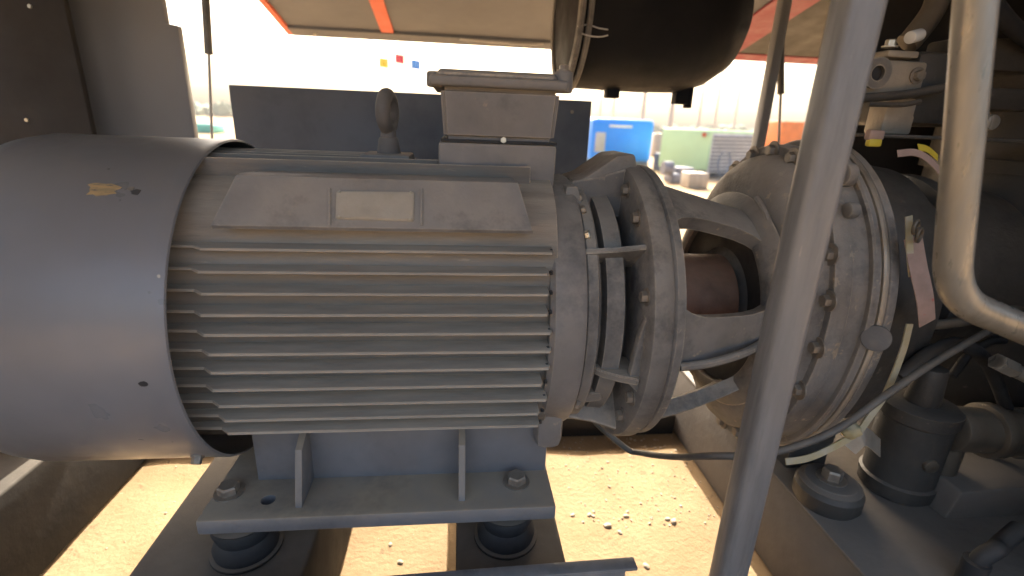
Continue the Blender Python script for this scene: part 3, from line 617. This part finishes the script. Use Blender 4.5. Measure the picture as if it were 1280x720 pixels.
# raised far side door
dr = thing('raised_door', 'raised canopy door with grey lining and orange edges above the motor', 'door', (.5, 1.0, .91))
yA, zA, yB, zB_ = .955, .925, 1.80, .742
c = at(360, 43, Y=yB); xl = c.x; xr = 2.05
def dz(y): return zA+(zB_-zA)*(y-yA)/(yB-yA)
def dplate(x0, x1, y0, y1, lo, hi):
    return MB().prism([(y0, dz(y0)+lo), (y1, dz(y1)+lo), (y1, dz(y1)+hi), (y0, dz(y0)+hi)], x0, x1, 'X')
obj('door_sheet', dplate(xl+.02, xr, yA, yB, .012, .03), 'door', dr)
obj('door_edge', dplate(xl, xl+.028, yA, yB+.002, .0, .034), 'orange', dr, label='orange red side edge of the raised door')
p = at(482, 30, Y=1.65); obj('door_stripe', dplate(p.x-.03, p.x+.03, yA, yB, .002, .0115), 'orange', dr, label='orange red stiffener across the raised door')
obj('door_lip', dplate(xl+.028, 1.28, yB-.09, yB, -.002, .0115), 'door', dr); obj('door_lip', dplate(1.28, xr, yB-.09, yB, -.002, .0115), 'red', dr)
obj('door_red_band', dplate(1.28, 1.46, yA, yB, .002, .0115), 'red', dr, label='dark red band across the raised door')
obj('door_lining', dplate(1.46, xr, yA, yB-.09, .003, .0115), 'black', dr)
b = MB(); b.tube([(.0, 1.72, dz(1.72)-.002), (.3, 1.73, dz(1.73)-.006), (.42, 1.72, dz(1.72)-.002)], .006, 8); obj('door_wire', b, 'pale', dr)
p = at(394, 41, Y=1.76); bolt(dr, (p.x, 1.76, dz(1.76)-.002), (0, 0, -1), .008, .006, 'brightbolt', 'screw', 0)
fd = thing('front_light_baffle', 'unseen sheet added over the open side to cut light from above', 'door', (.2, -.6, .90))  # unseen baffle added above the camera side to cut overhead sky light
obj('door_sheet', MB().prism([(-.565, .905), (-1.35, 1.20), (-1.35, 1.225), (-.565, .93)], -1.75, 2.2, 'X'), 'door', fd)  # sheet of the unseen baffle
obj('door_edge', MB().prism([(-1.352, 1.17), (-1.39, 1.17), (-1.39, 1.226), (-1.352, 1.226)], -1.75, 2.2, 'X'), 'orange', fd)  # lip of the unseen baffle
for x0, x1, lab in ((1.12, 2.2, 'closed grey canopy panel in front of the tank end of the machine'), (-1.75, -.98, 'closed grey canopy panel in front of the fan end of the machine')):  # sheets added out of view to darken both ends of the machine
    b = MB(); b.box(x0, x1, -.625, -.60, ZB-.018, .918, .003); single('side_light_baffle', b, 'cab', lab.replace('panel', 'door'), 'door', 'unseen sheets added to shade the machine ends')
# gas struts
def strut(pxs, Y, lab):
    a, c, d = [at(*q, Y=Y) for q in pxs]
    r = thing('gas_strut', lab, 'gas strut', d, 'gas struts of the raised door')
    up = a+(a-c).normalized()*.12
    b = MB(); b.cyl(c, up, .0135, None, 20, .002); obj('strut_cylinder', b, 'hose', r)
    b = MB(); b.cyl(d-(c-d)*1.0, c, .005, None, 12); obj('strut_rod', b, 'post', r)
strut(((257, 0), (261, 68), (265, 170)), 1.02, 'thin gas strut between grey cabinet and slate panel')
strut(((976, 62), (976, 118), (973, 182)), 1.02, 'thin gas strut beside the rear canopy post')
a = at(970, 60, Y=.80); b = MB(); b.box(a.x-.018, a.x+.018, .78, .82, ZL, .92, .006); single('rear_canopy_post', b, 'cab', 'grey rear canopy post behind the round top of the casing', 'post')
# slate rear panel behind the motor
b = MB(); c0, c1 = at(285, 105, Y=.6), at(740, 127, Y=.6)
rp = thing('slate_screen', 'dark slate blue sheet panel standing behind the motor', 'panel', ((c0.x+c1.x)/2, .6, -.12))
b.box(c0.x, c1.x, .60, .62, -.12, (c0.z+c1.z)/2, .003); obj('panel_sheet', b, 'slate', rp)
b = MB(); b.box(c0.x, c1.x, .622, .66, -.12, -.09, .003); obj('panel_flange', b, 'slate', rp)
for x in (-.45, .10):
    b = MB(); b.box(x-.02, x+.02, .622, .66, ZL-.02, -.12, .003); obj('panel_leg', b, 'skid', rp)
p = at(715, 140, Y=.6); bolt(rp, (p.x, .5995, p.z), (0, -1, 0), .006, .004, 'bolt', 'screw', 0)
# left cabinets
e0 = at(95, 0, Y=.58); e1 = at(205, 0, Y=.60); e2 = at(222, 32, Y=.60); e3 = at(207, 30, Y=.6)
gc = thing('grey_cabinet', 'pale grey sheet metal cabinet behind the fan cowl', 'cabinet', (-.9, .7, .05))
b = MB(); b.prism([(-1.30, .05), (e2.x, .05), (e2.x, e2.z), (e3.x, e2.z+.004), (e3.x, .918), (-1.30, .918)], .60, .625, 'Y', .003); obj('cabinet_shell', b, 'cab', gc)
bp = thing('black_end_panel', 'tall black end panel with small rivets left of the grey cabinet', 'panel', (-1.3, .5, ZB))
b = MB(); p = at(103, 80, Y=.52); b.box(-1.75, p.x, .50, .52, ZB+.001, .918, .003); obj('panel_sheet', b, 'black', bp)  # hidden lower part is carried down so its shadow covers the beam top
for q in ((38, 8), (34, 150)):
    p = at(*q, Y=.50); bolt(bp, (p.x, .4995, p.z), (0, -1, 0), .0055, .004, 'brightbolt', 'rivet', 0)
p = at(20, 590, Y=.2); b = MB(); b.tube([(-1.5, .45, ZB+.03), (-1.25, .3, ZB+.03), (-1.15, .12, ZB+.03), (-1.28, -.05, ZB+.03), (-1.5, -.1, ZB+.03)], .028, 14); single('coiled_hose', b, 'base', 'dusty brown hose lying on the beam under the cowl', 'hose')
# black air filter canister under the roof
af = thing('air_filter', 'black air filter canister hanging under the canopy roof', 'air filter', (.62, .70, .48))
b = MB(); b.lathe([(.335, 0), (.335, .215), (.34, .225), (.36, .228), (.60, .232), (.72, .228), (.80, .205), (.865, .16), (.905, .09), (.915, 0)], n=72, c=(.70, .715)); obj('filter_shell', b, 'can', af, ang=50)
for x in (.328, .352):
    b = MB(); b.lathe([(x, .21), (x, .236), (x+.004, .240), (x+.012, .240), (x+.016, .236), (x+.016, .21), (x, .21)], n=72, c=(.70, .715)); obj('clamp_band', b, 'cast', af)
p = at(780, 105, Y=.55)
for x, h in ((.50, .03), (.735, .045)):
    b = MB(); b.box(x-.022, x+.022, .66, .70, .478-h*.6, .505, .004); obj('drain_lug', b, 'can', af)
b = MB(); b.cyl((.765, .68, .44), (.765, .68, .51), .014, None, 16, .002); obj('drain_valve', b, 'can', af)
b = MB(); b.box(.42, .50, .64, .76, .90, .9195); b.box(.68, .76, .64, .76, .90, .9195); obj('hanger', b, 'black', af)
b = MB(); b.tube([at(x_, y_, Y=.482) for x_, y_ in ((722, 33), (735, 31), (748, 35), (760, 37))], .0022, 8); obj('scratch_line', b, 'pale', af)  # pale scratches on the filter shell, drawn as thin raised lines
b = MB(); b.tube([at(x_, y_, Y=.484) for x_, y_ in ((724, 41), (738, 45), (750, 46), (760, 44))], .0022, 8); obj('scratch_line', b, 'pale', af)

# ================================================================== yard beyond
def bgbox(px0, py0, px1, py1, Y, dep, zb=None):
    a, c = at(px0, py0, Y=Y), at(px1, py1, Y=Y); return a.x, c.x, Y, Y+dep, (c.z if zb is None else zb), a.z
# blue generator canopy
Yb = 13.0; x0, x1, y0, y1, z0, z1 = bgbox(742, 147, 813, 205, Yb, 3.0, GZ)
bl = thing('blue_cabinet', 'bright blue generator cabinet standing in the yard', 'cabinet', ((x0+x1)/2, Yb+1.5, GZ))
b = MB(); b.box(x0, x1, y0, y1, GZ+.15, z1, .12, 3); obj('cabinet_shell', b, 'blue', bl)
b = MB(); b.box(x0+.05, x1-.05, y0+.05, y1-.05, GZ, GZ+.16); obj('cabinet_base', b, 'chassis', bl)
p, q = at(762, 156, Y=Yb), at(790, 160, Y=Yb); b = MB(); b.box(p.x, q.x, Yb-.02, Yb+.02, q.z, p.z); obj('vent_slot', b, 'white', bl)
p, q = at(745, 165, Y=Yb), at(755, 190, Y=Yb); b = MB(); b.box(p.x, q.x, Yb-.05, Yb+.02, q.z, p.z, .03); obj('side_label', b, 'pale', bl)
p, q = at(770, 168, Y=Yb), at(795, 196, Y=Yb); b = MB(); b.box(p.x, q.x, Yb-.015, Yb+.02, q.z, p.z, .01); obj('cabinet_door', b, 'blue', bl)
# pale green compressor on a trailer chassis
Yg = 10.6
gr = thing('green_compressor', 'pale green box shaped trailer compressor with louvred end', 'compressor', (at(870, 230, Y=Yg).x, Yg+1, GZ))
A_ = [at(828, 158, Y=Yg+.9), at(890, 162, Y=Yg), at(945, 168, Y=Yg+1.6)]
zt1 = A_[1].z; zb1 = at(890, 214, Y=Yg).z
pl_ = [(A_[0].x, Yg+.9), (A_[1].x, Yg), (at(945, 168, Y=Yg+.75).x, Yg+.75), (at(945, 168, Y=Yg+.75).x-.6, Yg+2.2)]
b = MB(); b.prism(pl_, zb1, zt1, 'Z', .05); obj('canopy_shell', b, 'green', gr)
e_a, e_b = Vector((pl_[1][0], pl_[1][1], 0)), Vector((pl_[2][0], pl_[2][1], 0)); ed = (e_b-e_a).normalized(); en = Vector((ed.y, -ed.x, 0)); le_ = (e_b-e_a).length
mtx = Matrix(((ed.x, en.x, 0, e_a.x), (ed.y, en.y, 0, e_a.y), (0, 0, 1, 0), (0, 0, 0, 1)))
zl0 = zb1-.05
b = MB(); b.box(.06, le_-.05, -.02, .012, zl0, zt1-.08, mtx=mtx); lf = obj('louvre_frame', b, 'white', gr)
for i in range(10):
    z = zl0+.03+i*(zt1-.12-zl0)/10
    b = MB(); b.box(.09, le_-.08, .012, .05, z, z+.045, mtx=mtx); obj('louvre_slat', b, 'louvre', lf)
b = MB(); b.cyl(Vector((pl_[1][0]-.12, pl_[1][1]+.1, zt1-.12)), Vector((pl_[1][0]-.16, pl_[1][1]+.02, zt1-.12)), .05); obj('red_lamp', b, 'orange', gr)
b = MB(); b.prism([(pl_[0][0]+.2, Yg+1.0), (pl_[1][0]-.02, Yg+.12), (pl_[2][0]-.1, Yg+.8), (pl_[2][0]-.6, Yg+2.0)], zb1-.35, zb1-.002, 'Z', .02); obj('chassis', b, 'chassis', gr)
for (x, y) in ((pl_[0][0]+.45, Yg+.85), (pl_[1][0]+.25, Yg+.25), (pl_[2][0]-.25, Yg+1.3)):
    b = MB(); b.cyl((x, y, GZ+.27), (x-.05, y+.22, GZ+.27), .27, None, 28, .05); w_ = obj('wheel', b, 'rubber', gr)
    b = MB(); b.cyl((x+.004, y-.012, GZ+.27), (x-.004, y+.02, GZ+.27), .15, None, 20, .01); obj('rim', b, 'white', w_)
p = at(905, 205, Y=Yg-.3); pts = [p+Vector((.12*math.cos(a)*(1+.12*i/10), .02*math.sin(3*a), .28*math.sin(a))) for i, a in enumerate([.35*k for k in range(40)])]
b = MB(); b.tube(pts+[Vector((p.x, Yg-.4, GZ+.03)), Vector((p.x-.8, Yg-.5, GZ+.03))], .012, 8, 2); single('coiled_cable', b, 'louvre', 'coil of pale cable hanging at the louvred end', 'cable')
# engine block piece on the ground in front of it
p = at(860, 225, Y=9.2); b = MB(); b.box(p.x-.35, p.x+.35, 9.2, 9.7, GZ, p.z+.12, .05); b.box(p.x-.2, p.x+.15, 9.25, 9.6, p.z+.1, p.z+.25, .04); b.cyl((p.x-.5, 9.4, GZ+.3), (p.x-.3, 9.4, GZ+.3), .14); single('engine_block', b, 'chassis', 'grey engine block standing on the ground below the green compressor', 'engine')
# orange box far off
Yo = 20.0; x0, x1, y0, y1, z0, z1 = bgbox(979, 151, 1016, 178, Yo, 2.0, GZ)
b = MB(); b.box(x0, x1, y0, y1, GZ, z1, .06); single('orange_container', b, 'boxor', 'orange container in the yard behind the casing top', 'container')
p0, p1 = at(240, 154, Y=26), at(266, 168, Y=26); b = MB(); b.box(p0.x, p1.x, 26, 27.5, GZ, p0.z, .1, 3); M['teal'] = mat('teal_tarpaulin', (.12, .45, .38), rough=.7, scale=2, bump=.1); single('teal_tarpaulin', b, 'teal', 'low heap under a teal tarpaulin far behind the gas strut', 'tarpaulin')
for px, py, w_, h_, m_, lab in ((822, 196, .35, .7, 'alu', 'tan drum standing between the blue cabinet and green compressor'), (835, 214, .5, .45, 'chassis', 'grey crate on the sand left of the engine block'), (872, 236, .4, .3, 'alu', 'small tan carton on the sand beside the engine block')):
    p = at(px, py, Z=GZ); b = MB()
    if 'drum' in lab: b.cyl((p.x, p.y, GZ), (p.x, p.y, GZ+h_+.2), w_*.8, None, 24, .02)
    else: b.box(p.x-w_/2, p.x+w_/2, p.y, p.y+w_, GZ, GZ+h_, .02)
    single(lab.split()[1], b, m_, lab, lab.split()[1])
# poles
for px, top, Y, r, lab in ((752, 118, 24, .05, 'thin pale pole rising behind the blue cabinet'), (806, 122, 26, .12, 'thick pale pole rising behind the corner of the blue cabinet'), (842, 122, 25, .13, 'thick pale pole behind the green compressor'), (877, 128, 24, .06, 'thin pale pole under the drain valve of the air filter'), (768, 125, 30, .07, 'thin pale pole far behind the middle of the blue cabinet'), (898, 124, 30, .08, 'pale pole behind the top of the green compressor'), (922, 130, 27, .06, 'thin pale pole above the louvred end of the green compressor')):
    p = at(px, top, Y=Y); b = MB(); b.cyl((p.x, Y, GZ), (p.x, Y, p.z+1.6), r, r*.8, 14); o = single('yard_pole', b, 'pale', lab, 'pole', 'poles in the yard')
# flags
for px, py, m, cname in ((477, 78, 'flagy', 'yellow'), (497, 73, 'flagr', 'red'), (517, 80, 'flagb', 'blue')):
    Y = 22.0; p = at(px, py, Y=Y); s_ = .19
    fl_ = thing('flag', 'small %s flag on a thin white pole beyond the slate panel' % cname, 'flag', (p.x, Y, GZ), 'coloured flags in the yard')
    t = bmesh.new(); V = [[t.verts.new((p.x+s_*(i/4-1)+s_, Y+.03*math.sin(i*1.5), p.z+s_*(j/3*2-1)-.04*i/8)) for i in range(9)] for j in range(4)]
    for j in range(3):
        for i in range(8): t.faces.new((V[j][i], V[j][i+1], V[j+1][i+1], V[j+1][i]))
    bmesh.ops.transform(t, matrix=Matrix.Translation((-s_*.5, 0, 0)), verts=t.verts)
    ex = bmesh.ops.extrude_face_region(t, geom=t.faces[:]); bmesh.ops.translate(t, vec=(0, .012, 0), verts=[v for v in ex['geom'] if isinstance(v, bmesh.types.BMVert)])
    obj('flag_cloth', MB().merge(t), m, fl_)
    b = MB(); b.cyl((p.x-s_*.5-.01, Y, GZ), (p.x-s_*.5-.01, Y, p.z+.22), .012, None, 8); obj('flag_pole', b, 'white', fl_)
# low far tree line
t = bmesh.new()
for i in range(420):
    x = random.uniform(-90, 150); y = random.uniform(95, 130); r = random.uniform(.6, 1.6)
    v = bmesh.ops.create_icosphere(t, subdivisions=1, radius=r, matrix=Matrix.Translation((x, y, GZ+r*.6+random.uniform(0, .5))))['verts']
    for k in v: k.co += Vector((random.uniform(-1, 1), random.uniform(-1, 1), random.uniform(-1, 1)))*r*.25
o = obj('far_trees', MB().merge(t), 'tree'); o['kind'] = 'stuff'; o['label'] = 'hazy low line of trees along the far edge of the yard'; o['category'] = 'trees'

# ================================================================== haze over the yard
b = MB(); b.box(-165, 195, -30, 175, GZ-1.2, 9.0); hz = obj('haze', b, 'white'); hz['kind'] = 'stuff'; hz['label'] = 'pale dusty haze hanging over the yard'; hz['category'] = 'haze'
hm = bpy.data.materials.new('dusty_haze'); hm.use_nodes = True; hn = hm.node_tree.nodes; hn.remove(hn['Principled BSDF'])
hv = hn.new('ShaderNodeVolumePrincipled'); hv.inputs['Color'].default_value = (.95, .93, .9, 1); hv.inputs['Density'].default_value = .0009; hv.inputs['Anisotropy'].default_value = .3
hm.node_tree.links.new(hv.outputs[0], hn['Material Output'].inputs['Volume']); hz.data.materials.clear(); hz.data.materials.append(hm)
